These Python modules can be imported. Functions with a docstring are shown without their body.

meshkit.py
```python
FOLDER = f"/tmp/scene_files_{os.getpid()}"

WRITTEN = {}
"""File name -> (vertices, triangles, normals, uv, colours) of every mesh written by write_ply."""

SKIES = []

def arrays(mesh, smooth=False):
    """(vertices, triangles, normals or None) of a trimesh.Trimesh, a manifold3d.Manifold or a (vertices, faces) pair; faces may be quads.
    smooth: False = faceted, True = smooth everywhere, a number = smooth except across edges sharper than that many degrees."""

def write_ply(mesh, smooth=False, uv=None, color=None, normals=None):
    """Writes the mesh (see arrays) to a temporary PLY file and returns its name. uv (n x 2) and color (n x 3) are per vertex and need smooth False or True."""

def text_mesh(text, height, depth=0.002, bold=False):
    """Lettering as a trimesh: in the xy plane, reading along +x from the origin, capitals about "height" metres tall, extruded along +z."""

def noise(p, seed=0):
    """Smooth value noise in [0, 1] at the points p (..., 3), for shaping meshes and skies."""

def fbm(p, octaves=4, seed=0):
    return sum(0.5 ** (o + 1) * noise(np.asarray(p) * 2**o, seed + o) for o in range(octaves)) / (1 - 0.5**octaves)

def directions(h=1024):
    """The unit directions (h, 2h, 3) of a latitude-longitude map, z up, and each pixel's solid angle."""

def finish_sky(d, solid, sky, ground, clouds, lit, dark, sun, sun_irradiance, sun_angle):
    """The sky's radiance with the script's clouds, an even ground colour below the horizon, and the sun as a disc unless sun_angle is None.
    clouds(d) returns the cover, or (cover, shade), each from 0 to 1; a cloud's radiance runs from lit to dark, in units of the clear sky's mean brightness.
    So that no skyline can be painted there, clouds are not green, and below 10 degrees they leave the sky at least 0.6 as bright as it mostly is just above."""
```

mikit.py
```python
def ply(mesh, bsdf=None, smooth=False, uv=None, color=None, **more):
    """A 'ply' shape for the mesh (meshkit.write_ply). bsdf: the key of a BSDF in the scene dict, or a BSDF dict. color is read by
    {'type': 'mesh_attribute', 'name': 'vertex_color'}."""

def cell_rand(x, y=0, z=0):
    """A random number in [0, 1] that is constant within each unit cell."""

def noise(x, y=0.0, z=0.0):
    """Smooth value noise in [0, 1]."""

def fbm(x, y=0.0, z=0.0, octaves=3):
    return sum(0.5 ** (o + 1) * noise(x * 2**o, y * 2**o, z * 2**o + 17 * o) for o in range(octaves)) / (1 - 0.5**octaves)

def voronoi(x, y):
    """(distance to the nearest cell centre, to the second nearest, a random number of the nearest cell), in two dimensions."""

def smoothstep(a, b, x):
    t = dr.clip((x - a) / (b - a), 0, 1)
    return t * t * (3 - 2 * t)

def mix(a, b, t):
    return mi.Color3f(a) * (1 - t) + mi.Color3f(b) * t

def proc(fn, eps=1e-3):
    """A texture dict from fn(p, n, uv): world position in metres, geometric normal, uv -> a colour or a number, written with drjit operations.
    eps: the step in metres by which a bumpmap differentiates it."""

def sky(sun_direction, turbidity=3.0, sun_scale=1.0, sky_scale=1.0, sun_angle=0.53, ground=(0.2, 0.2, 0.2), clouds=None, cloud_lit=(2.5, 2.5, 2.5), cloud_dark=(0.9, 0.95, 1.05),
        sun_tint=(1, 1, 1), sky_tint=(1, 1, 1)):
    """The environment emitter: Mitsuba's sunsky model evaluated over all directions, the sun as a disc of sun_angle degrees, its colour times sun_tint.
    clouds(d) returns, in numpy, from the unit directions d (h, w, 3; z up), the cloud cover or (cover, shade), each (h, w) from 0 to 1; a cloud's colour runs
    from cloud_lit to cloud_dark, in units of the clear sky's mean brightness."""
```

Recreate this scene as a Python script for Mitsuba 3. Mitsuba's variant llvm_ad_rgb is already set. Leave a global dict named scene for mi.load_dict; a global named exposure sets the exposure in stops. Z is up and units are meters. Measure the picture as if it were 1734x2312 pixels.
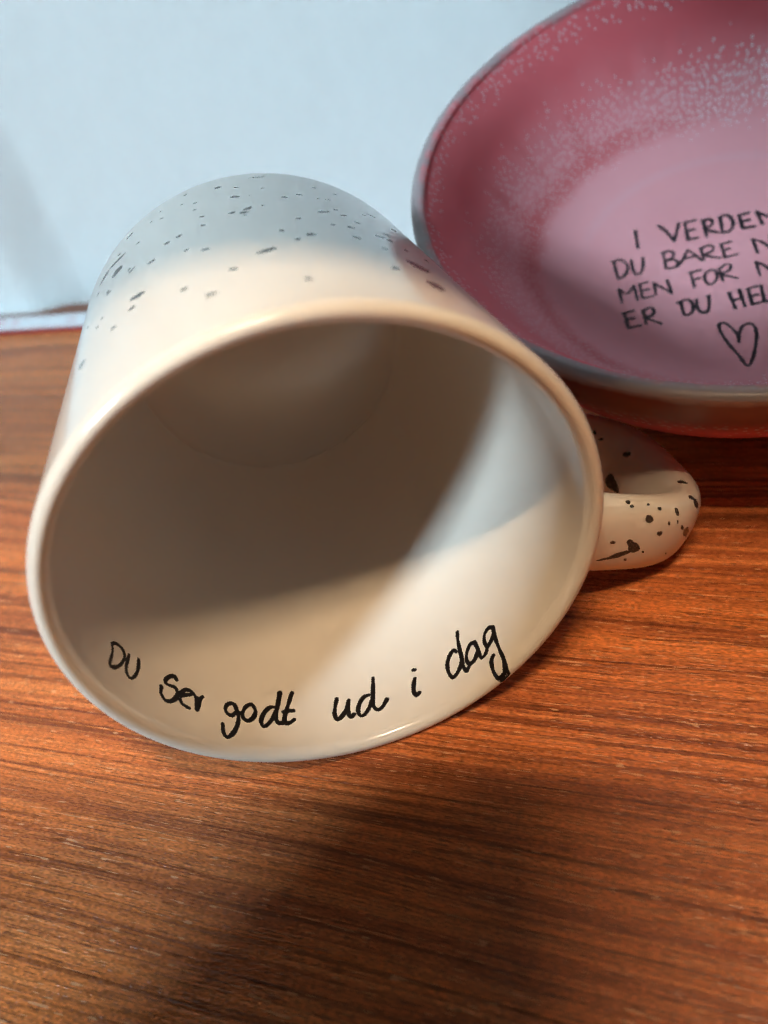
import math, json, random
import numpy as np, trimesh, drjit as dr, mitsuba as mi, mikit
from mikit import proc, noise, fbm, voronoi, smoothstep, mix
from shapely.geometry import LineString, Polygon
from shapely.ops import unary_union
from scipy.interpolate import PchipInterpolator

T = mi.ScalarTransform4f
CM = 0.01
scene, labels = {}, {}

# ---------------------------------------------------------------- camera, lights, exposure
CAM = np.array([4.23813, -6.66546, 12.27820])
FWD = np.array([-0.33190517, 0.67965118, -0.65415077])
RGT = np.array([0.94280954, 0.26165603, -0.20650979])
UPV = np.array([-0.03080787, 0.68528126, 0.7276266])
scene['camera'] = {'type': 'thinlens', 'fov': 2 * math.degrees(math.atan(867 / 1739.0)), 'fov_axis': 'x',
                   'aperture_radius': 0.00112, 'focus_distance': 0.1375, 'near_clip': 0.005, 'far_clip': 50.0,
                   'to_world': T().look_at(origin=(CAM * CM).tolist(), target=((CAM + FWD * 10) * CM).tolist(), up=UPV.tolist())}
exposure = 0.08
LAMP_POS = np.array([6.6, -10.8, 38.8])          # the shaded bar lamp over the table (cm)
LAMP_RGB = [520.0, 366.0, 218.0]
WINDOW_DIR = np.array([-0.403, -0.73, 0.553])    # towards the window
WINDOW_DIST = 300.0
WINDOW_RGB = [145.0, 190.0, 218.0]
ROOM_RGB = [0.003, 0.003, 0.003]
scene['room_light'] = {'type': 'constant', 'radiance': {'type': 'rgb', 'value': ROOM_RGB}}


def rgb(*c):
    return {'type': 'rgb', 'value': list(c)}


def tag(key, label=None, category=None, kind=None, group=None):
    d = {}
    for k, v in (('label', label), ('category', category), ('kind', kind), ('group', group)):
        if v:
            d[k] = v
    labels[key] = d


def cm(m):
    m = m.copy()
    m.apply_scale(CM)
    return m


# ---------------------------------------------------------------- materials
def wood_tone(p):
    x, y = p.x * 100, p.y * 100                     # cm; the grain runs along x
    w = (fbm(x * 0.06 + 3.1, y * 0.22, 2.0) - 0.5) * 1.2 + (fbm(x * 0.35, y * 1.2, 7.0) - 0.5) * 0.07
    g = y + w
    wide = fbm(g * 0.60 + 5.3, x * 0.03, 1.0)
    band = fbm(g * 2.6, x * 0.045 + 9.0, 4.0, octaves=3)
    thin = fbm(g * 12.0, x * 0.12, 11.0, octaves=2)
    hair = noise(g * 36.0, x * 0.40, 5.0)
    return g, wide, band, thin, hair


def wood_colour(p, n, uv):
    g, wide, band, thin, hair = wood_tone(p)
    x = p.x * 100
    t = smoothstep(0.26, 0.72, band * 0.55 + wide * 0.45)
    c = mix((0.350, 0.092, 0.030), (0.68, 0.198, 0.052), t)
    c = mix(c, (0.74, 0.25, 0.075), smoothstep(0.54, 0.82, thin) * 0.55)
    c = mix(c, (0.100, 0.025, 0.011), smoothstep(0.44, 0.24, thin) * 0.58)
    c = mix(c, (0.080, 0.020, 0.009), smoothstep(0.30, 0.12, hair) * 0.30)
    c = mix(c, (0.76, 0.28, 0.095), smoothstep(0.74, 0.92, hair) * 0.30)
    pore = noise(g * 40.0, x * 2.6, 2.0)
    c = mix(c, (0.055, 0.015, 0.008), smoothstep(0.74, 0.88, pore) * 0.45)
    grit = noise(g * 44.0, x * 17.0, 6.0)
    c = c * (0.70 + 0.62 * grit)
    fleck = noise(g * 42.0, x * 3.4, 8.0)
    return mix(c, (0.86, 0.46, 0.24), smoothstep(0.84, 0.95, fleck) * 0.55)


def wood_rough(p, n, uv):
    g, wide, band, thin, hair = wood_tone(p)
    return 0.25 + 0.14 * thin + 0.08 * hair


def wood_relief(p, n, uv):
    g, wide, band, thin, hair = wood_tone(p)
    x = p.x * 100
    return (hair * 0.5 + thin * 0.35 + noise(g * 40.0, x * 2.6, 2.0) * 0.6 + noise(g * 40.0, x * 20.0, 3.0) * 0.9)


scene['wood'] = {'type': 'twosided', 'b': {'type': 'bumpmap', 'scale': 0.00011, 't': proc(wood_relief, eps=0.00008),
                 'b': {'type': 'principled', 'base_color': proc(wood_colour), 'roughness': proc(wood_rough), 'specular': 0.34}}}


def plaster_colour(p, n, uv):
    m = fbm(p.x * 9, p.z * 7, 1.0)
    s = fbm(p.x * 260, p.z * 180, 3.0)
    return mi.Color3f(0.70, 0.775, 0.785) * (0.955 + 0.05 * m + 0.035 * s)


def plaster_relief(p, n, uv):
    return fbm(p.x * 330, p.z * 240, 0.0, octaves=4) + 0.7 * noise(p.x * 90, p.z * 60, 6.0)


scene['plaster'] = {'type': 'twosided', 'b': {'type': 'bumpmap', 'scale': 0.00030, 't': proc(plaster_relief, eps=0.0004),
                    'b': {'type': 'principled', 'base_color': proc(plaster_colour), 'roughness': 0.75, 'specular': 0.25}}}

scene['glaze'] = {'type': 'twosided', 'b': {'type': 'roughplastic', 'distribution': 'ggx', 'alpha': 0.022, 'int_ior': 1.60, 'nonlinear': True,
                  'diffuse_reflectance': rgb(0.86, 0.83, 0.785)}}
scene['ink'] = {'type': 'twosided', 'b': {'type': 'roughplastic', 'distribution': 'ggx', 'alpha': 0.12, 'int_ior': 1.45, 'diffuse_reflectance': rgb(0.006, 0.005, 0.005)}}
scene['bowl_ink'] = {'type': 'twosided', 'b': {'type': 'roughplastic', 'distribution': 'ggx', 'alpha': 0.3, 'int_ior': 1.4,
                     'diffuse_reflectance': proc(lambda p, n, uv: mix((0.006, 0.006, 0.011), (0.035, 0.026, 0.036), smoothstep(0.35, 0.8, fbm(p.x * 900, p.y * 900, p.z * 900))))}}


def speckle_colour(p, n, uv):
    g = noise(p.x * 5200, p.y * 5200, p.z * 5200)
    return mix((0.022, 0.022, 0.020), (0.20, 0.18, 0.15), smoothstep(0.62, 0.92, g))


scene['speckle_paint'] = {'type': 'twosided', 'b': {'type': 'roughplastic', 'distribution': 'ggx', 'alpha': 0.05, 'int_ior': 1.5, 'diffuse_reflectance': proc(speckle_colour)}}

# bowl frame (cm): centre of the rim, two axes across it, axis out of the mouth
BC = np.array([5.7074289, 11.48677225, 6.19488781])
BU = np.array([0.99973908, -0.02284123, 0.0])
BV = np.array([0.02189377, 0.95822771, 0.28516717])
BN = np.array([-0.00651385, -0.28509276, 0.95847780])
BR = 7.0827


def bowl_local(p):
    q = [p.x * 100 - BC[0], p.y * 100 - BC[1], p.z * 100 - BC[2]]
    return [q[0] * a[0] + q[1] * a[1] + q[2] * a[2] for a in (BU, BV, BN)]


def bowl_colour(p, n, uv):
    a, b, c = bowl_local(p)
    rho = dr.sqrt(a * a + b * b)
    ang = dr.atan2(b, a)
    h = -c
    ca, sa = a / dr.maximum(rho, 0.01), b / dr.maximum(rho, 0.01)
    wob = (fbm(ca * 2.2 + 4, sa * 2.2 + 4, 1.0) - 0.5) * 0.9 + (fbm(ca * 11 + 9, sa * 11 + 9, 3.0) - 0.5) * 0.5
    q = rho + wob * 0.55
    left = smoothstep(0.15, -0.75, ca)
    red = mix((0.85, 0.195, 0.225), (0.77, 0.155, 0.185), fbm(ca * 6 + 3, sa * 6 + 3, rho * 1.5))
    pale = mix((0.81, 0.365, 0.405), (0.84, 0.41, 0.455), fbm(a * 0.8 + 7, b * 0.8 + 7, 1.0))
    mauve = mix((0.75, 0.26, 0.29), (0.78, 0.31, 0.35), fbm(ca * 4 + 3, sa * 4 + 3, rho * 2.0))
    # milky white crystals in two rings: one close under the lip, one half way down the wall
    slope = rho * 1.25
    d1, _, r1 = voronoi(ang * 6.2 / 0.118, slope / 0.135)
    d2, _, r2 = voronoi(ang * 6.2 / 0.060 + 40, slope / 0.075 + 11)
    patch = fbm(ca * 7 + 2, sa * 7 + 2, rho * 2.2)
    dens = smoothstep(6.22, 6.60, q) * 0.8 + smoothstep(6.10, 5.05, q) * smoothstep(4.0, 4.9, q) * (0.75 + 0.5 * patch)
    dot = smoothstep(0.40, 0.16, d1) * smoothstep(0.0, 0.10, dens * 0.95 - r1)
    fine = smoothstep(0.50, 0.2, d2) * smoothstep(0.0, 0.15, dens * 0.8 - r2) * smoothstep(5.9, 5.3, q)
    milk = smoothstep(6.25, 4.95, q + (patch - 0.5) * 0.6)
    base = mix(red, mauve, milk * 0.9)
    base = mix(base, pale, smoothstep(5.15, 4.05, q))
    ring = smoothstep(0.42, 0.0, dr.abs(rho - 4.62 + wob * 0.35)) * (0.12 + 0.7 * left)
    base = mix(base, (0.62, 0.11, 0.125), ring * 0.85)
    run = smoothstep(0.60, 0.75, fbm(ang * 5.0, rho * 0.5, 9.0)) * smoothstep(4.3, 4.9, rho) * smoothstep(6.2, 5.4, rho)
    base = mix(base, (0.64, 0.12, 0.135), run * 0.45)
    arc = smoothstep(0.22, 0.0, dr.abs(rho - 3.45)) * smoothstep(-0.3, 0.6, sa)
    base = mix(base, (0.80, 0.46, 0.52), arc * 0.35)
    inner = mix(base, (0.76, 0.42, 0.48), fine * 0.42 * (1 - 0.5 * left))
    inner = mix(inner, (0.87, 0.76, 0.80), dot * 0.85 * (1 - 0.6 * left))
    # outside of the bowl
    rin = 6.72 - dr.maximum(h - 0.1, 0) * 0.70
    outside = smoothstep(-0.05, 0.12, rho - (6.91 - 0.09 * h - 0.075 * h * h))
    oc = mix((0.20, 0.045, 0.032), (0.13, 0.027, 0.022), fbm(ca * 9, sa * 9, h * 1.6))
    col = mix(inner, oc, outside)
    lip = smoothstep(0.30, 0.08, h + (fbm(ca * 14, sa * 14, 1.0) - 0.5) * 0.22 + (1 - outside) * 0.16)
    return mix(col, (0.37, 0.325, 0.335), lip * 0.92)


scene['bowl_glaze'] = {'type': 'twosided', 'b': {'type': 'roughplastic', 'distribution': 'ggx', 'alpha': 0.10, 'int_ior': 1.45, 'diffuse_reflectance': proc(bowl_colour)}}

scene['red_card'] = {'type': 'twosided', 'b': {'type': 'principled', 'base_color': rgb(0.30, 0.030, 0.035), 'roughness': 0.5}}


def strip_colour(p, n, uv):
    x, y = p.x * 100, p.y * 100
    c = mi.Color3f(0.74, 0.76, 0.80)
    for cx, w in ((-22.05, 0.42), (-21.2, 0.25), (-18.35, 0.30), (-24.6, 0.4), (-15.2, 0.35), (-11.9, 0.35)):
        d = dr.sqrt(dr.square((x - cx) / w) + dr.square((y - 16.60) / 0.28))
        c = mix(c, (0.55, 0.20, 0.22), smoothstep(1.0, 0.55, d) * smoothstep(0.40, 0.55, noise(x * 7, y * 7, 2.0)))
    return c


scene['printed_card'] = {'type': 'twosided', 'b': {'type': 'principled', 'base_color': proc(strip_colour), 'roughness': 0.45}}
scene['brown_card'] = {'type': 'twosided', 'b': {'type': 'principled', 'base_color': rgb(0.20, 0.075, 0.045), 'roughness': 0.55}}
scene['black_metal'] = {'type': 'twosided', 'b': {'type': 'principled', 'base_color': rgb(0.015, 0.015, 0.015), 'roughness': 0.6}}
scene['phone_shell'] = {'type': 'twosided', 'b': {'type': 'principled', 'base_color': rgb(0.02, 0.02, 0.022), 'roughness': 0.35}}
scene['white_paint'] = {'type': 'twosided', 'b': {'type': 'principled', 'base_color': rgb(0.75, 0.75, 0.75), 'roughness': 0.4}}

# ---------------------------------------------------------------- hand-drawn marks, in each thing's own surface coordinates
SPOTS = [[1.914,6.98,0.078,0.071,1.516],[1.833,6.661,0.065,0.036,0.793],[1.72,6.346,0.045,0.032,0.45],[2.073,7.349,0.048,0.039,1.353],[1.854,5.958,0.107,0.067,0.819],[1.794,5.849,0.031,0.012,1.588],[2.03,6.39,0.052,0.036,0.786],[2.096,6.726,0.042,0.024,0.951],[2.037,5.918,0.044,0.034,0.91],[1.758,5.035,0.04,0.037,-0.027],[1.822,4.964,0.118,0.06,2.147],[1.888,4.908,0.067,0.06,0.525],[1.842,4.758,0.081,0.066,0.568],[1.843,4.581,0.052,0.025,0.942],[2.208,7.121,0.04,0.024,1.16],[2.2,6.54,0.053,0.025,0.805],[2.259,6.819,0.046,0.023,1.023],[2.011,5.267,0.06,0.037,0.78],[2.013,4.702,0.071,0.034,0.985],[2.402,7.214,0.114,0.065,-0.236],[2.333,6.051,0.063,0.039,0.763],[2.118,4.703,0.066,0.057,0.795],[2.173,4.692,0.074,0.052,0.814],[2.092,3.727,0.052,0.043,0.613],[2.02,3.33,0.076,0.05,0.6],[2.465,6.621,0.07,0.04,1.187],[2.475,6.311,0.294,0.081,0.479],[2.578,6.367,0.182,0.136,-0.603],[2.456,5.521,0.197,0.142,1.089],[2.368,4.811,0.054,0.038,1.927],[2.351,4.63,0.091,0.053,-0.643],[2.247,4.212,0.086,0.053,0.609],[2.505,4.899,0.064,0.039,1.049],[2.494,4.733,0.085,0.054,0.773],[2.611,5.794,0.074,0.051,1.0],[2.303,2.994,0.177,0.079,0.636],[1.818,2.446,0.161,0.074,-0.448],[1.943,1.986,0.069,0.047,0.606],[2.112,1.978,0.059,0.054,-0.333],[2.026,1.315,0.078,0.053,0.494],[2.324,2.631,0.072,0.063,-0.737],[2.506,3.67,0.056,0.038,0.872],[2.531,3.513,0.062,0.036,0.843],[2.646,4.489,0.092,0.027,0.934],[2.41,2.512,0.078,0.048,0.673],[2.603,2.664,0.126,0.091,0.971],[1.716,7.334,0.182,0.038,0.005],[1.467,6.724,0.063,0.048,2.166],[1.372,6.585,0.056,0.043,2.249],[1.496,5.719,0.049,0.019,2.103],[1.575,5.831,0.067,0.059,0.481],[1.649,5.562,0.064,0.06,1.457],[1.447,5.786,0.064,0.034,-0.511],[1.524,4.636,0.15,0.064,-0.774],[1.456,4.975,0.079,0.043,-0.797],[1.438,4.647,0.108,0.041,-0.693],[1.65,4.03,0.063,0.049,2.006],[1.246,5.637,0.114,0.076,-0.466],[1.305,5.308,0.064,0.039,-0.729],[1.399,4.298,0.064,0.056,2.051],[1.456,3.788,0.082,0.064,-0.693],[1.528,3.764,0.059,0.04,1.98],[1.738,3.353,0.062,0.046,1.429],[1.643,3.067,0.096,0.065,-0.643],[1.7,2.816,0.06,0.046,2.16],[1.47,3.137,0.088,0.06,0.94],[1.339,3.676,0.125,0.081,-0.704],[1.281,4.076,0.116,0.078,1.977],[1.303,3.618,0.133,0.062,2.001],[1.381,2.834,0.065,0.058,1.759],[1.159,5.214,0.157,0.058,2.036],[1.254,3.325,0.082,0.041,2.049],[1.287,2.302,0.212,0.149,1.058],[1.3,1.357,0.175,0.126,1.288],[1.737,0.987,0.063,0.047,1.491],[1.419,1.698,0.106,0.058,2.102],[1.164,3.3,0.099,0.049,1.792]]
HANDLE_SPOTS = [[-1.3824,0.3478,0.0129,0.0902,-0.1555],[-1.3663,0.5048,0.0117,0.0623,-0.1396],[-1.2621,0.4271,0.011,0.0542,-0.1296],[-1.1784,0.5856,0.0169,0.0592,0.1403],[-1.2521,0.8751,0.0307,0.1042,0.2633],[-1.0059,0.7211,0.027,0.1273,0.5631],[-1.0756,1.0156,0.0145,0.055,0.4975],[-0.9806,1.0042,0.0133,0.0446,0.4244],[-0.8922,1.1951,0.0279,0.0763,0.6741],[-1.1342,1.261,0.0264,0.0641,0.219],[-0.7807,1.3857,0.0709,0.1652,0.6372],[-1.4187,1.4729,0.0124,0.0474,0.1942],[-1.2866,1.6188,0.0447,0.1559,0.4367],[-1.3294,1.4715,0.0196,0.0884,0.3287],[-1.3513,1.8259,0.0574,0.1232,-0.6606],[-1.4202,1.9545,0.0276,0.0615,-0.7035],[-1.2964,1.9887,0.0134,0.0433,0.4624],[-1.2002,1.7631,0.0118,0.0343,0.4868],[-0.9382,1.9135,0.0141,0.0318,0.6838],[-0.3757,5.9022,0.0833,0.1893,-0.6952],[-0.6848,0.6487,0.0523,0.1954,0.4831],[-0.7442,0.3633,0.0452,0.1222,0.4486],[1.0043,5.4404,0.0251,0.0699,0.0204],[0.9006,5.2962,0.0357,0.0503,-0.393],[0.2645,5.1879,0.0842,0.093,-0.4206],[0.3111,4.2398,0.2078,0.2302,0.3152]]
WORDS = {"du":[[[-2.5893,1.152],[-2.5812,1.017],[-2.5869,0.844],[-2.5906,0.708],[-2.567,0.72],[-2.5358,0.828],[-2.5143,0.978],[-2.5052,1.117],[-2.5164,1.217],[-2.543,1.246],[-2.5697,1.226],[-2.5925,1.142]],[[-2.4785,1.232],[-2.4871,1.064],[-2.4915,0.896],[-2.4768,0.779],[-2.4532,0.787],[-2.4317,0.918],[-2.4207,1.102],[-2.4209,1.271]]],"ser":[[[-2.2084,1.269],[-2.2177,1.318],[-2.2394,1.286],[-2.2607,1.197],[-2.2677,1.096],[-2.2462,1.076],[-2.2175,1.084],[-2.2028,1.006],[-2.2071,0.894],[-2.228,0.78],[-2.256,0.718],[-2.2771,0.751],[-2.2906,0.838],[-2.2882,0.971]],[[-2.2001,0.916],[-2.1653,0.998],[-2.1272,1.07],[-2.137,1.136],[-2.1614,1.115],[-2.1845,1.016],[-2.1933,0.907],[-2.1798,0.8],[-2.1592,0.76],[-2.1438,0.754]],[[-2.1268,1.121],[-2.1116,1.053],[-2.103,0.934],[-2.1042,0.763],[-2.0945,0.888],[-2.0817,1.034],[-2.0726,1.083]],[[-2.1035,1.021],[-2.0902,0.995],[-2.0979,0.884]]],"godt":[[[-1.9088,0.989],[-1.914,1.051],[-1.9298,1.078],[-1.9504,1.032],[-1.9619,0.931],[-1.9537,0.841],[-1.933,0.808],[-1.9111,0.879],[-1.8822,0.878]],[[-1.9112,1.031],[-1.9017,0.862],[-1.9031,0.703],[-1.9203,0.516],[-1.9429,0.391],[-1.9628,0.331],[-1.9789,0.41],[-1.9798,0.595]],[[-1.8313,1.112],[-1.8588,1.046],[-1.8784,0.898],[-1.8767,0.782],[-1.8548,0.736],[-1.8292,0.815],[-1.8146,0.96],[-1.8244,1.081],[-1.8347,1.11]],[[-1.7147,1.059],[-1.7402,1.065],[-1.7729,0.94],[-1.7941,0.754],[-1.7848,0.634],[-1.756,0.716],[-1.7252,0.892],[-1.6972,1.157],[-1.6804,1.403]],[[-1.6839,1.397],[-1.6989,1.187],[-1.7148,0.976],[-1.7215,0.812],[-1.7119,0.717],[-1.6847,0.723]],[[-1.6238,1.387],[-1.6459,1.18],[-1.6664,0.972],[-1.6816,0.811],[-1.6788,0.713],[-1.6578,0.719],[-1.6353,0.781]],[[-1.6796,0.958],[-1.6567,0.975],[-1.6329,0.979]]],"ud":[[[-1.4155,1.115],[-1.4298,0.966],[-1.4425,0.795],[-1.4373,0.671],[-1.4133,0.702],[-1.3842,0.846],[-1.361,1.027],[-1.376,0.852],[-1.3776,0.707],[-1.3677,0.654],[-1.3535,0.699]],[[-1.2611,1.023],[-1.2877,1.007],[-1.3141,0.901],[-1.3299,0.768],[-1.329,0.652],[-1.3113,0.623],[-1.28,0.727],[-1.2551,0.868]],[[-1.2171,1.363],[-1.2323,1.133],[-1.2468,0.934],[-1.2545,0.774],[-1.2461,0.669],[-1.2275,0.651],[-1.2052,0.713],[-1.1851,0.798]]],"i":[[[-1.0241,0.988],[-1.0392,0.876],[-1.0504,0.74],[-1.0447,0.641],[-1.0254,0.663]],[[-1.0165,1.181],[-1.0076,1.164]]],"dag":[[[-0.7832,1.03],[-0.7936,1.105],[-0.8243,1.04],[-0.8496,0.911],[-0.8594,0.741],[-0.8516,0.599],[-0.8253,0.618],[-0.7929,0.714],[-0.7725,0.826]],[[-0.7359,1.396],[-0.7534,1.206],[-0.7656,0.971],[-0.7741,0.797],[-0.7821,0.658],[-0.7768,0.546],[-0.7598,0.594],[-0.7437,0.626]],[[-0.6788,0.955],[-0.7034,0.983],[-0.7361,0.883],[-0.7545,0.74],[-0.7468,0.636],[-0.7174,0.644],[-0.6847,0.756]],[[-0.6797,0.948],[-0.6789,0.821],[-0.6835,0.687],[-0.683,0.581],[-0.6557,0.598],[-0.6315,0.684]],[[-0.5612,0.94],[-0.5825,0.995],[-0.6148,0.947],[-0.6333,0.822],[-0.6311,0.698],[-0.6052,0.728],[-0.574,0.822],[-0.5593,0.94]],[[-0.5611,0.93],[-0.5768,0.697],[-0.5846,0.46],[-0.5905,0.223],[-0.6144,0.08],[-0.6436,0.049],[-0.6624,0.06],[-0.6633,0.139],[-0.6565,0.279],[-0.6455,0.403],[-0.6263,0.454]]]}
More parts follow.
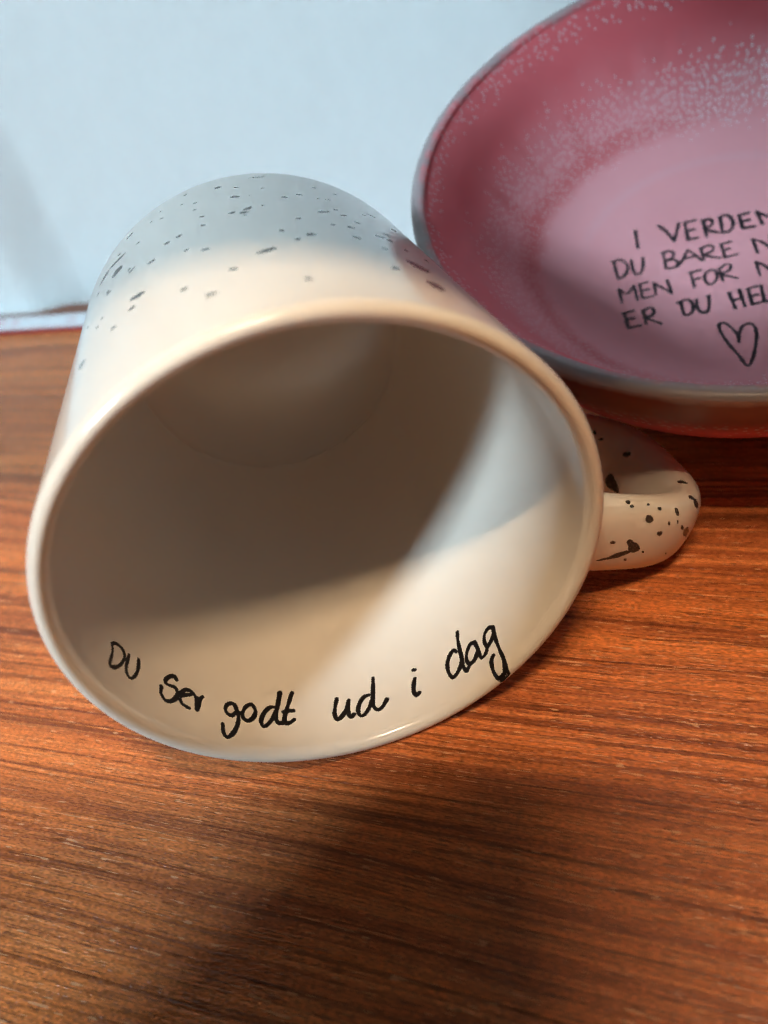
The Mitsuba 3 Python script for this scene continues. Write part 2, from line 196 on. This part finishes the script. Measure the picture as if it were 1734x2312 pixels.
BOWL_TEXT = {"r1":[[[-2.232,1.177],[-2.133,0.61]],[[-1.65,1.357],[-1.486,1.189],[-1.266,0.854]],[[-1.266,0.854],[-1.22,1.146],[-1.18,1.436]],[[-1.03,1.412],[-0.935,0.878]],[[-1.031,1.459],[-0.79,1.533]],[[-0.975,1.173],[-0.799,1.225]],[[-0.93,0.878],[-0.71,0.931]],[[-0.599,1.512],[-0.502,0.958]],[[-0.611,1.484],[-0.452,1.536],[-0.377,1.44],[-0.417,1.317],[-0.536,1.218],[-0.388,1.125],[-0.25,1.076]],[[-0.202,1.567],[-0.135,1.109]],[[-0.222,1.58],[-0.053,1.64],[0.078,1.483],[0.105,1.265],[0.009,1.086],[-0.151,1.055]],[[0.245,1.569],[0.326,1.158]],[[0.23,1.588],[0.464,1.652]],[[0.295,1.377],[0.475,1.414]],[[0.331,1.158],[0.596,1.182]],[[0.644,1.652],[0.771,1.245]],[[0.639,1.647],[0.808,1.521],[0.998,1.383]],[[0.998,1.383],[0.952,1.795]]],"r2":[[[-2.689,0.059],[-2.539,-0.517]],[[-2.714,0.048],[-2.521,0.152],[-2.369,0.006],[-2.331,-0.181],[-2.405,-0.415],[-2.538,-0.528]],[[-2.268,0.172],[-2.218,-0.128],[-2.129,-0.331],[-2.029,-0.289],[-1.972,-0.079],[-1.991,0.259]],[[-1.509,0.433],[-1.426,-0.072]],[[-1.549,0.421],[-1.359,0.494],[-1.26,0.391],[-1.313,0.255],[-1.446,0.153]],[[-1.446,0.153],[-1.253,0.194],[-1.156,0.102],[-1.201,-0.038],[-1.329,-0.118],[-1.436,-0.08]],[[-1.18,-0.076],[-1.062,0.124],[-0.937,0.515]],[[-0.937,0.515],[-0.795,0.379],[-0.603,0.144]],[[-1.02,0.214],[-0.763,0.292]],[[-0.63,0.56],[-0.547,0.147]],[[-0.65,0.533],[-0.453,0.639],[-0.336,0.567],[-0.375,0.43],[-0.526,0.33],[-0.372,0.238],[-0.181,0.193]],[[-0.163,0.65],[-0.068,0.201]],[[-0.187,0.642],[0.049,0.721]],[[-0.119,0.437],[0.043,0.494]],[[-0.068,0.191],[0.22,0.282]],[[0.548,0.754],[0.659,0.285]],[[0.538,0.755],[0.756,0.629],[0.964,0.373]],[[0.964,0.373],[0.927,0.846]]],"r3":[[[-2.494,-0.899],[-2.382,-1.375]],[[-2.495,-0.887],[-2.292,-1.045],[-2.15,-0.74]],[[-2.141,-0.752],[-2.031,-1.245]],[[-2.019,-0.687],[-1.923,-1.179]],[[-2.031,-0.695],[-1.835,-0.597]],[[-1.968,-0.921],[-1.791,-0.849]],[[-1.923,-1.179],[-1.672,-1.086]],[[-1.682,-0.639],[-1.613,-1.035]],[[-1.682,-0.639],[-1.475,-0.795],[-1.253,-0.981]],[[-1.253,-0.981],[-1.383,-0.515]],[[-0.851,-0.285],[-0.741,-0.769]],[[-0.871,-0.283],[-0.615,-0.199]],[[-0.8,-0.531],[-0.631,-0.474]],[[-0.384,-0.207],[-0.492,-0.298],[-0.522,-0.488],[-0.429,-0.696],[-0.31,-0.666],[-0.236,-0.463],[-0.279,-0.257],[-0.401,-0.202]],[[-0.196,-0.191],[-0.108,-0.59]],[[-0.201,-0.191],[-0.034,-0.039],[0.062,-0.103],[0.02,-0.271],[-0.163,-0.366],[0.021,-0.454],[0.205,-0.544]],[[0.621,-0.036],[0.703,-0.486]],[[0.617,-0.025],[0.794,-0.172],[0.974,-0.41]],[[0.974,-0.41],[0.947,0.013]]],"r4":[[[-2.308,-1.76],[-2.179,-2.286]],[[-2.33,-1.772],[-2.095,-1.631]],[[-2.248,-1.992],[-2.07,-1.905]],[[-2.179,-2.294],[-1.908,-2.166]],[[-1.877,-1.641],[-1.784,-2.096]],[[-1.906,-1.65],[-1.725,-1.507],[-1.629,-1.626],[-1.675,-1.783],[-1.82,-1.878],[-1.642,-1.964],[-1.464,-2.063]],[[-1.041,-1.284],[-0.956,-1.727]],[[-1.107,-1.321],[-0.898,-1.203],[-0.77,-1.356],[-0.753,-1.58],[-0.837,-1.737],[-0.96,-1.735]],[[-0.694,-1.208],[-0.652,-1.508],[-0.555,-1.668],[-0.439,-1.634],[-0.402,-1.405],[-0.418,-1.101]],[[0.031,-1.028],[0.167,-1.558]],[[0.252,-0.938],[0.372,-1.501]],[[0.094,-1.295],[0.329,-1.205]],[[0.441,-0.919],[0.531,-1.454]],[[0.423,-0.924],[0.637,-0.848]],[[0.485,-1.183],[0.635,-1.137]],[[0.531,-1.462],[0.73,-1.392]],[[0.721,-0.847],[0.786,-1.391]],[[0.786,-1.391],[0.998,-1.352]]],"heart":[[[0.23,-2.751],[0.218,-2.521],[0.113,-2.287],[-0.021,-2.092],[-0.135,-2.049],[-0.185,-2.159],[-0.112,-2.464],[0.041,-2.856],[0.21,-3.22],[0.376,-3.655],[0.485,-3.408],[0.561,-2.931],[0.599,-2.515],[0.558,-2.21],[0.45,-2.107],[0.315,-2.189],[0.25,-2.409],[0.23,-2.751]]]}


# ---------------------------------------------------------------- setting: table top and wall
WALL_Y = 18.35


def slab(x0, x1, y0, y1, z0, z1, r=0.0):
    m = trimesh.creation.box(extents=(x1 - x0, y1 - y0, z1 - z0))
    m.apply_translation(((x0 + x1) / 2, (y0 + y1) / 2, (z0 + z1) / 2))
    return m


scene['table'] = mikit.ply(cm(slab(-75, 75, -45, WALL_Y + 4, -2.6, 0)), 'wood')
tag('table', 'reddish brown wooden table top with fine straight grain under the mug', 'table', 'structure')
# the wall swells out in a soft upright ridge of plaster to the left
wxs = np.unique(np.r_[-75, -60, np.linspace(-26, -13, 120), 0, 60, 75])
wys = WALL_Y - 0.92 * np.array([1 - t * t * (3 - 2 * t) for t in np.clip((wxs + 21.0) / 2.9, 0, 1)]) - 0.14 * np.array([1 - t * t * (3 - 2 * t) for t in np.clip((wxs + 19.6) / 4.6, 0, 1)])
n_ = len(wxs)
WV = [(x, y, z) for z in (-4, 44) for x, y in zip(wxs, wys)] + [(x, WALL_Y + 10, z) for z in (-4, 44) for x in (-75, 75)]
WF = []
for q in range(n_ - 1):
    WF += [(q, q + 1, n_ + q + 1), (q, n_ + q + 1, n_ + q)]
o_ = 2 * n_
WF += [(o_, o_ + 3, o_ + 1), (o_, o_ + 2, o_ + 3), (0, n_, o_ + 2), (0, o_ + 2, o_), (n_ - 1, o_ + 1, o_ + 3), (n_ - 1, o_ + 3, 2 * n_ - 1)]
scene['wall'] = mikit.ply(cm(trimesh.Trimesh(np.array(WV, float), np.array(WF), process=False)), 'plaster', smooth=35)
tag('wall', 'pale blue white plastered wall behind the mug and the bowl', 'wall', 'structure')


# ---------------------------------------------------------------- surfaces of revolution
def lathe(profile, n=288):
    prof = np.asarray(profile, float)
    a = np.linspace(0, 2 * np.pi, n, endpoint=False)
    r, s = prof[:, 0], prof[:, 1]
    V = np.stack([r[:, None] * np.cos(a), r[:, None] * np.sin(a), np.broadcast_to(s[:, None], (len(r), n))], -1).reshape(-1, 3)
    i = np.arange(len(r) * n).reshape(len(r), n)
    j = np.roll(i, -1, 1)
    F = np.concatenate([np.stack([i[:-1], i[1:], j[1:]], -1).reshape(-1, 3), np.stack([i[:-1], j[1:], j[:-1]], -1).reshape(-1, 3)])
    m = trimesh.Trimesh(V, F, process=True)
    m.update_faces(m.nondegenerate_faces())
    return m


def place(m, o, ex, ey, ez):
    M = np.eye(4)
    M[:3, 0], M[:3, 1], M[:3, 2], M[:3, 3] = ex, ey, ez, o
    m.apply_transform(M)
    return m


def arc(cx, cy, r, a0, a1, n):
    return [(cx + r * math.cos(t), cy + r * math.sin(t)) for t in np.radians(np.linspace(a0, a1, n))]


# ---------------------------------------------------------------- the mug (cm): LX, LZ across the mouth, AX into the mug
MC = np.array([-0.07966825, 0.13524985, 4.24710024])
AX = np.array([-0.50719207, 0.86104127, -0.0369341])
LX = np.array([0.80854515, 0.46055926, -0.36625116])
LZ = np.array([0.29834703, 0.21562257, 0.92978275])
ML, MR0, MR1 = 8.58, 4.25, 3.90


def r_out(s):
    return MR0 + (MR1 - MR0) * s / ML


def r_in(s):
    return np.where(s > 0.25, 3.94 - 0.055 * (s - 0.25), 3.94 + 0.2 * (np.clip(0.25 - s, 0, 0.25) / 0.25) ** 2)


def mug_point(r, a, s):
    r, a, s = np.broadcast_arrays(r, a, s)
    return MC + s[..., None] * AX + (r * np.cos(a))[..., None] * LX + (r * np.sin(a))[..., None] * LZ


wall_in = PchipInterpolator([0.25, 1.5, 3.0, 5.2, 6.6, 7.4, 7.85, 8.0], [3.94, 3.871, 3.789, 3.66, 3.50, 3.30, 3.12, 3.035])
prof = [(0.0, 8.03), (1.4, 8.02), (2.4, 8.005), (2.85, 7.995), (2.95, 8.0), (2.99, 8.025), (3.01, 8.025)]
prof += [(float(wall_in(s)), float(s)) for s in np.r_[np.linspace(7.995, 6.6, 26), np.linspace(6.5, 0.45, 36)]]
# rounded lip
lip_in, lip_out = float(r_in(0.30)), r_out(0.22)
lc, lh = (lip_in + lip_out) / 2, (lip_out - lip_in) / 2
prof += [(lc - lh * math.cos(t), 0.22 - 0.20 * math.sin(t) + 0.05 * (1 - t / math.pi)) for t in np.linspace(0, math.pi, 22)]
prof += [(r_out(s), s) for s in np.linspace(0.5, ML - 0.95, 40)]
prof += [(MR1 - 0.93 + 0.93 * math.cos(t) + 0.03, ML - 0.93 + 0.93 * math.sin(t)) for t in np.linspace(0.05, 1.35, 14)]
prof += [(3.0, ML), (2.85, ML + 0.02), (2.75, ML - 0.05), (2.6, ML - 0.22), (0.0, ML - 0.25)]
body = lathe(prof)
place(body, MC, LX, LZ, AX)
if body.volume < 0:
    body.invert()
scene['mug__body'] = mikit.ply(cm(body), 'glaze', smooth=50)
tag('mug', 'cream white ceramic mug with black speckles lying on its side, handwriting inside its mouth', 'mug')

HP = dict(phi=-0.0862657, yc=3.25461587, hy=1.68542218, rm=7.58794297, a=0.81697424, b=0.39242774, p=0.49717571)


def handle_point(t, s, lift=0.0):
    t, s = np.broadcast_arrays(np.asarray(t, float), np.asarray(s, float))

    def centre(t):
        y = HP['yc'] + HP['hy'] * np.sign(np.sin(t)) * np.abs(np.sin(t)) ** HP['p']
        r = 3.9 + (HP['rm'] - 3.9) * np.abs(np.cos(t)) ** HP['p']
        return y, r
    er = np.array([np.cos(HP['phi']), np.sin(HP['phi'])])
    e3 = er[0] * LX + er[1] * LZ
    et = -er[1] * LX + er[0] * LZ
    ya, ra = centre(t)
    return ya, ra, e3, et


# centre line table, resampled evenly along its length
tt = np.linspace(-np.pi / 2, np.pi / 2, 4001)
_y, _r, E3, ET = handle_point(tt, 0 * tt)
_l = np.r_[0, np.cumsum(np.hypot(np.diff(_y), np.diff(_r)))]
NU = 220
lu = np.linspace(0, _l[-1], NU)
tu = np.interp(lu, _l, tt)
yu, ru = np.interp(lu, _l, _y), np.interp(lu, _l, _r)
from scipy.ndimage import gaussian_filter1d
yu, ru = gaussian_filter1d(yu, 5, mode='nearest'), gaussian_filter1d(ru, 5, mode='nearest')
ty, tr = np.gradient(yu), np.gradient(ru)
tn = np.hypot(ty, tr)
ty, tr = ty / tn, tr / tn
flare = np.exp(-lu / 0.55) + np.exp(-(lu[-1] - lu) / 0.55)


def handle_surface(t, s, lift=0.0):
    """Point on the handle for the centre-line parameter t and the angle s round the section (cm)."""
    t, s = np.broadcast_arrays(np.asarray(t, float), np.asarray(s, float))
    y, r, cy, cr, fl = (np.interp(t, tu, q) for q in (yu, ru, ty, tr, flare))
    tan = cy[..., None] * AX + cr[..., None] * E3
    nin = np.cross(tan, ET)
    a = HP['a'] * (1 + 0.16 * fl) + lift
    b = HP['b'] * (1 + 0.55 * fl) + lift
    # a softly rounded strap: superellipse section
    c, d = np.cos(s), np.sin(s)
    k = (np.abs(c) ** 2.3 + np.abs(d) ** 2.3) ** (-1 / 2.3)
    return MC + y[..., None] * AX + r[..., None] * E3 + (a * c * k)[..., None] * ET + (b * d * k)[..., None] * nin


NS = 96
S_ = np.linspace(0, 2 * np.pi, NS, endpoint=False)
HV = handle_surface(tu[:, None], S_[None]).reshape(-1, 3)
i = np.arange(NU * NS).reshape(NU, NS)
j = np.roll(i, -1, 1)
HF = np.concatenate([np.stack([i[:-1], i[1:], j[1:]], -1).reshape(-1, 3), np.stack([i[:-1], j[1:], j[:-1]], -1).reshape(-1, 3)])
hm = trimesh.Trimesh(HV, HF, process=False)
if hm.volume < 0:
    hm.invert()
scene['mug__handle'] = mikit.ply(cm(hm), 'glaze', smooth=True)


def disc(fn, cx, cy, ex, ey, rot, seed, corr=None):
    """A small irregular spot drawn in surface coordinates and laid on the surface by fn(u, v)."""
    rs = np.random.RandomState(seed)
    n, rings = 26, 5
    th = np.linspace(0, 2 * np.pi, n, endpoint=False)
    wob = 1 + 0.10 * np.sin(2 * th + rs.rand() * 6) * rs.rand() + 0.07 * np.sin(3 * th + rs.rand() * 6) + 0.04 * np.sin(5 * th + rs.rand() * 6)
    U, V, F = [cx], [cy], []
    for k in range(1, rings + 1):
        f = k / rings
        a, b = ex * f * wob * np.cos(th), ey * f * wob * np.sin(th)
        if corr is not None:
            b = ey * f * wob * (corr * np.cos(th) + math.sqrt(max(1 - corr * corr, 0.02)) * np.sin(th))
            U += list(cx + a)
            V += list(cy + b)
        else:
            U += list(cx + a * math.cos(rot) - b * math.sin(rot))
            V += list(cy + a * math.sin(rot) + b * math.cos(rot))
    for q in range(n):
        F.append((0, 1 + q, 1 + (q + 1) % n))
        for k in range(rings - 1):
            o = 1 + k * n
            F += [(o + q, o + n + q, o + n + (q + 1) % n), (o + q, o + n + (q + 1) % n, o + (q + 1) % n)]
    return trimesh.Trimesh(fn(np.array(U), np.array(V)), np.array(F), process=False)


spots = [disc(lambda u, v: mug_point(r_out(v) + 0.004, u / 4.1, v), a * 4.1, s, ea, eb, rot, 100 + k) for k, (a, s, ea, eb, rot) in enumerate(SPOTS)]
rs = np.random.RandomState(5)
for k in range(70):                                  # the sides turned to the table and to the wall
    a, s, e = rs.uniform(-2.9, -0.7), rs.uniform(0.8, 7.4), 0.03 + 0.10 * rs.rand() ** 3
    spots.append(disc(lambda u, v: mug_point(r_out(v) + 0.004, u / 4.1, v), a * 4.1, s, e, e * rs.uniform(0.6, 1), rs.rand() * 3, 300 + k))
scene['mug__speckle'] = mikit.ply(cm(trimesh.util.concatenate(spots)), 'speckle_paint', smooth=True)
tag('mug__speckle', 'black speckles scattered over the outside of the mug', kind='stuff')
hs = [disc(lambda u, v: handle_surface(u, v, 0.004), t, s, et, es, 0, 500 + k, corr) for k, (t, s, et, es, corr) in enumerate(HANDLE_SPOTS)]
scene['mug__handle__speckle'] = mikit.ply(cm(trimesh.util.concatenate(hs)), 'speckle_paint', smooth=True)
tag('mug__handle__speckle', 'black glaze speckles on the handle', kind='stuff')


def smooth_line(pts, n=14):
    p = np.asarray(pts, float)
    if len(p) < 3:
        return p
    closed = np.allclose(p[0], p[-1])
    q = np.vstack([p[-2] if closed else 2 * p[0] - p[1], p, p[1] if closed else 2 * p[-1] - p[-2]])
    out = []
    for a, b, c, d in zip(q[:-3], q[1:-2], q[2:-1], q[3:]):
        for t in np.linspace(0, 1, n, endpoint=False):
            out.append(0.5 * (2 * b + (c - a) * t + (2 * a - 5 * b + 4 * c - d) * t * t + (3 * b - a - 3 * c + d) * t ** 3))
    return np.array(out + [p[-1]])


def strokes(lines, w, seed, curved=True):
    """Pen strokes with a slightly uneven width, as one flat shape."""
    rs = np.random.RandomState(seed)
    blobs = []
    for l in lines:
        q = smooth_line(l) if curved else np.asarray(l, float)
        ph = rs.rand() * 6
        L = np.r_[0, np.cumsum(np.linalg.norm(np.diff(q, axis=0), axis=1))]
        u = np.linspace(0, L[-1], max(int(L[-1] / 0.012), 3))
        x, y = np.interp(u, L, q[:, 0]), np.interp(u, L, q[:, 1])
        ww = w * (1 + 0.13 * np.sin(u * 9 + ph) + 0.08 * np.sin(u * 23 + ph * 2))
        for k in range(len(u) - 1):
            blobs.append(LineString([(x[k], y[k]), (x[k + 1], y[k + 1])]).buffer((ww[k] + ww[k + 1]) / 2, 6))
    return unary_union(blobs).simplify(0.002)


def lay(shape, fn):
    out = []
    for g in getattr(shape, 'geoms', [shape]):
        g = g.segmentize(0.03)
        v, f = trimesh.creation.triangulate_polygon(g, engine='earcut')
        v, f = trimesh.remesh.subdivide_to_size(np.c_[v, np.zeros(len(v))], f, 0.03, max_iter=12)
        m = trimesh.Trimesh(fn(v[:, 0], v[:, 1]), f, process=False)
        out.append(m)
    m = trimesh.util.concatenate(out)
    return m


_lip = np.array([q for q in prof if q[1] < 1.0 and q[0] < lc + 0.05])
_lip = _lip[np.argsort(_lip[:, 1])]


def r_face(s):
    """Radius of the inside face, the rounded lip included."""
    return np.where(s < 0.9, np.interp(s, _lip[:, 1], _lip[:, 0]), r_in(s))


NAMES = {'du': 'black handwritten word DU inside the mug', 'ser': 'black handwritten word ser inside the mug', 'godt': 'black handwritten word godt inside the mug',
         'ud': 'black handwritten word ud inside the mug', 'i': 'black handwritten word i inside the mug', 'dag': 'black handwritten word dag inside the mug next to the rim'}
for k, (w, lines) in enumerate(WORDS.items()):
    key = 'mug__lettering' + ('_%03d' % k if k else '')
    shp = strokes([[(a * 3.9, s) for a, s in l] for l in lines], 0.042 if w != 'du' else 0.037, 20 + k)
    scene[key] = mikit.ply(cm(lay(shp, lambda u, v: mug_point(r_face(v) - 0.008, u / 3.9, v))), 'ink')
    tag(key, NAMES[w])

# ---------------------------------------------------------------- the bowl (cm)
rr = np.array([0, 1, 2, 3, 3.6, 4.1, 4.6, 5.2, 5.8, 6.25, BR - 0.32])
hh = np.array([3.72, 3.7, 3.62, 3.45, 3.27, 3.05, 2.72, 2.15, 1.4, 0.7, 0.1])
h_in = PchipInterpolator(rr, hh)
inner = [(float(r), float(h_in(r))) for r in np.linspace(0, BR - 0.34, 70)]
bl = BR - 0.17
lipp = [(bl - 0.17 * math.cos(t), 0.1 - 0.12 * math.sin(t)) for t in np.linspace(0.1, math.pi, 14)]
BH, BF = 5.5123, 3.18
sx = np.linspace(0.03, 1, 50)
rx = BF + (BR - BF) * (1 - sx ** 1.552) ** 0.852
hx = sx * BH
keep = hx < BH - 0.75
outer = [(float(a), float(b)) for a, b in zip(rx[keep], hx[keep])]
foot = [(3.62, 4.86), (3.42, 4.98), (3.30, 5.2), (3.24, BH - 0.06), (3.12, BH), (2.9, BH), (2.8, BH - 0.08), (2.7, 4.75), (2.3, 4.6), (0, 4.55)]
bw = lathe([(r, -h) for r, h in inner + lipp + outer + foot], 360)
place(bw, BC, BU, BV, BN)
if bw.volume < 0:
    bw.invert()
scene['bowl__body'] = mikit.ply(cm(bw), 'bowl_glaze', smooth=50)
tag('bowl', 'glossy pink and red glazed bowl with white crystal specks, tipped forward against the mug', 'bowl')


def bowl_point(u, v, lift=0.006):
    r = np.hypot(u, v)
    return BC + u[:, None] * BU + v[:, None] * BV - (h_in(np.clip(r, 0, BR - 0.4)) - lift)[:, None] * BN


BN_ = {'r1': 'first handwritten line reading I VERDEN in the bowl', 'r2': 'second handwritten line reading DU BARE N in the bowl', 'r3': 'third handwritten line reading MEN FOR N in the bowl',
       'r4': 'fourth handwritten line reading ER DU HEL in the bowl'}
for k, key_ in enumerate(('r1', 'r2', 'r3', 'r4')):
    key = 'bowl__lettering' + ('_%03d' % k if k else '')
    w = (0.045, 0.038, 0.037, 0.043)[k]
    scene[key] = mikit.ply(cm(lay(strokes(BOWL_TEXT[key_], w, 60 + k), bowl_point)), 'bowl_ink')
    tag(key, BN_[key_])
scene['bowl__heart'] = mikit.ply(cm(lay(strokes(BOWL_TEXT['heart'], 0.039, 70), bowl_point)), 'bowl_ink')
tag('bowl__heart', 'hand drawn black heart outline below the writing in the bowl')

# ---------------------------------------------------------------- the flat card strip lying at the foot of the wall
SX0, SX1 = -34.0, 1.5
scene['card_strip__sheet'] = mikit.ply(cm(slab(SX0, SX1, 16.02, 17.07, 0.003, 0.16)), 'printed_card')
scene['card_strip__edge'] = mikit.ply(cm(slab(SX0, SX1, 15.90, 16.0, 0.003, 0.17)), 'red_card')
scene['card_strip__edge_001'] = mikit.ply(cm(slab(SX0, SX1, 17.09, 17.84, 0.003, 0.20)), 'brown_card')
tag('card_strip', 'flat white strip with red marks and red edges lying along the foot of the wall', 'strip')
tag('card_strip__edge', 'dark red front edge of the strip')
tag('card_strip__edge_001', 'brown back edge of the strip')

# ---------------------------------------------------------------- the lamp over the table
lx, ly, lz = LAMP_POS
m = slab(lx - 4.4, lx + 4.4, ly - 0.4, ly + 0.4, lz, lz + 0.3)
scene['lamp__bulb'] = mikit.ply(cm(m), 'white_paint', emitter={'type': 'area', 'radiance': rgb(*LAMP_RGB)})
zb, e = lz - 12.0, 5.42                                # bottom edge of the shade
top = np.array([[lx - 10, ly - 1.5], [lx + 10, ly - 1.5], [lx + 10, ly + 1.5], [lx - 10, ly + 1.5]])
bot = np.array([[lx - 18, ly - e], [lx + 18, ly - e], [lx + 18, ly + e], [lx - 18, ly + e]])
V = [(*q, lz + 1.2) for q in top] + [(*q, zb) for q in bot]
V += [(*(q + (np.array([lx, ly]) - q) * 0.04), lz + 1.0) for q in top] + [(*(q + (np.array([lx, ly]) - q) * 0.02), zb) for q in bot]
F = []
for q in range(4):
    n_ = (q + 1) % 4
    F += [(q, 4 + q, 4 + n_), (q, 4 + n_, n_), (8 + q, 12 + n_, 12 + q), (8 + q, 8 + n_, 12 + n_), (4 + q, 12 + q, 12 + n_), (4 + q, 12 + n_, 4 + n_)]
F += [(0, 1, 2), (0, 2, 3), (8, 10, 9), (8, 11, 10)]
scene['lamp__shade'] = mikit.ply(cm(trimesh.Trimesh(np.array(V), np.array(F), process=False)), 'black_metal')
st = trimesh.creation.cylinder(radius=0.4, height=60, sections=24)
st.apply_translation((lx, ly, lz + 1.2 + 30))
scene['lamp__stem'] = mikit.ply(cm(st), 'black_metal', smooth=40)
tag('lamp', 'black shaded bar lamp hanging over the table above the mug', 'lamp')

# ---------------------------------------------------------------- the window that gives the cool daylight
wd = WINDOW_DIR / np.linalg.norm(WINDOW_DIR)
wc = np.array([0, 0, 4.0]) + wd * WINDOW_DIST
WW, WH = 36.0, 50.0
wx = np.cross([0, 0, 1], -wd)
wx /= np.linalg.norm(wx)
wf = -np.array([wd[0], wd[1], 0]) / np.linalg.norm(wd[:2])
wz = np.array([0, 0, 1.0])
pane = trimesh.Trimesh([wc - wx * WW / 2 - wz * WH / 2, wc + wx * WW / 2 - wz * WH / 2, wc + wx * WW / 2 + wz * WH / 2, wc - wx * WW / 2 + wz * WH / 2], [(0, 1, 2), (0, 2, 3)], process=False)
if pane.face_normals[0] @ wd > 0:
    pane.invert()
scene['window__pane'] = mikit.ply(cm(pane), 'white_paint', emitter={'type': 'area', 'radiance': rgb(*WINDOW_RGB)})
fr = []
for dx, dz, sx_, sz_ in ((-WW / 2 - 3, 0, 6, WH + 12), (WW / 2 + 3, 0, 6, WH + 12), (0, -WH / 2 - 3, WW, 6), (0, WH / 2 + 3, WW, 6)):
    b = trimesh.creation.box(extents=(sx_, 5, sz_))
    place(b, wc + wx * dx + wz * dz, wx, np.cross(wz, wx), wz)
    fr.append(b)
scene['window__frame'] = mikit.ply(cm(trimesh.util.concatenate(fr)), 'white_paint')
tag('window', 'daylit window with a white frame, up to the left behind the viewer', 'window')

# ---------------------------------------------------------------- the phone held over the table, its lens at the camera
def rounded(x0, y0, x1, y1, r):
    return Polygon([(x0 + r, y0 + r), (x1 - r, y0 + r), (x1 - r, y1 - r), (x0 + r, y1 - r)]).buffer(r, 12)


def held(shape, thick, back):
    m = trimesh.creation.extrude_polygon(shape, thick)
    m.apply_translation((0, 0, -thick))
    place(m, CAM - FWD * back, RGT, UPV, FWD)
    m.invert()
    return mikit.ply(cm(m), 'phone_shell', smooth=40)


scene['phone__shell'] = held(rounded(-6.4, -11.9, 1.2, 3.9, 0.9), 0.8, 0.25)
scene['phone__cover'] = held(Polygon([(-6.5, 3.3), (-8.8, 1.8), (-10.4, -1.0), (-12.3, -4.0), (-14.6, -7.0), (-16.0, -9.5), (-16.0, -14.0), (-6.5, -14.0)]).buffer(0.2, 8), 0.25, 0.25)
tag('phone', 'dark phone with its soft cover folded open, held over the table facing the mug', 'phone')
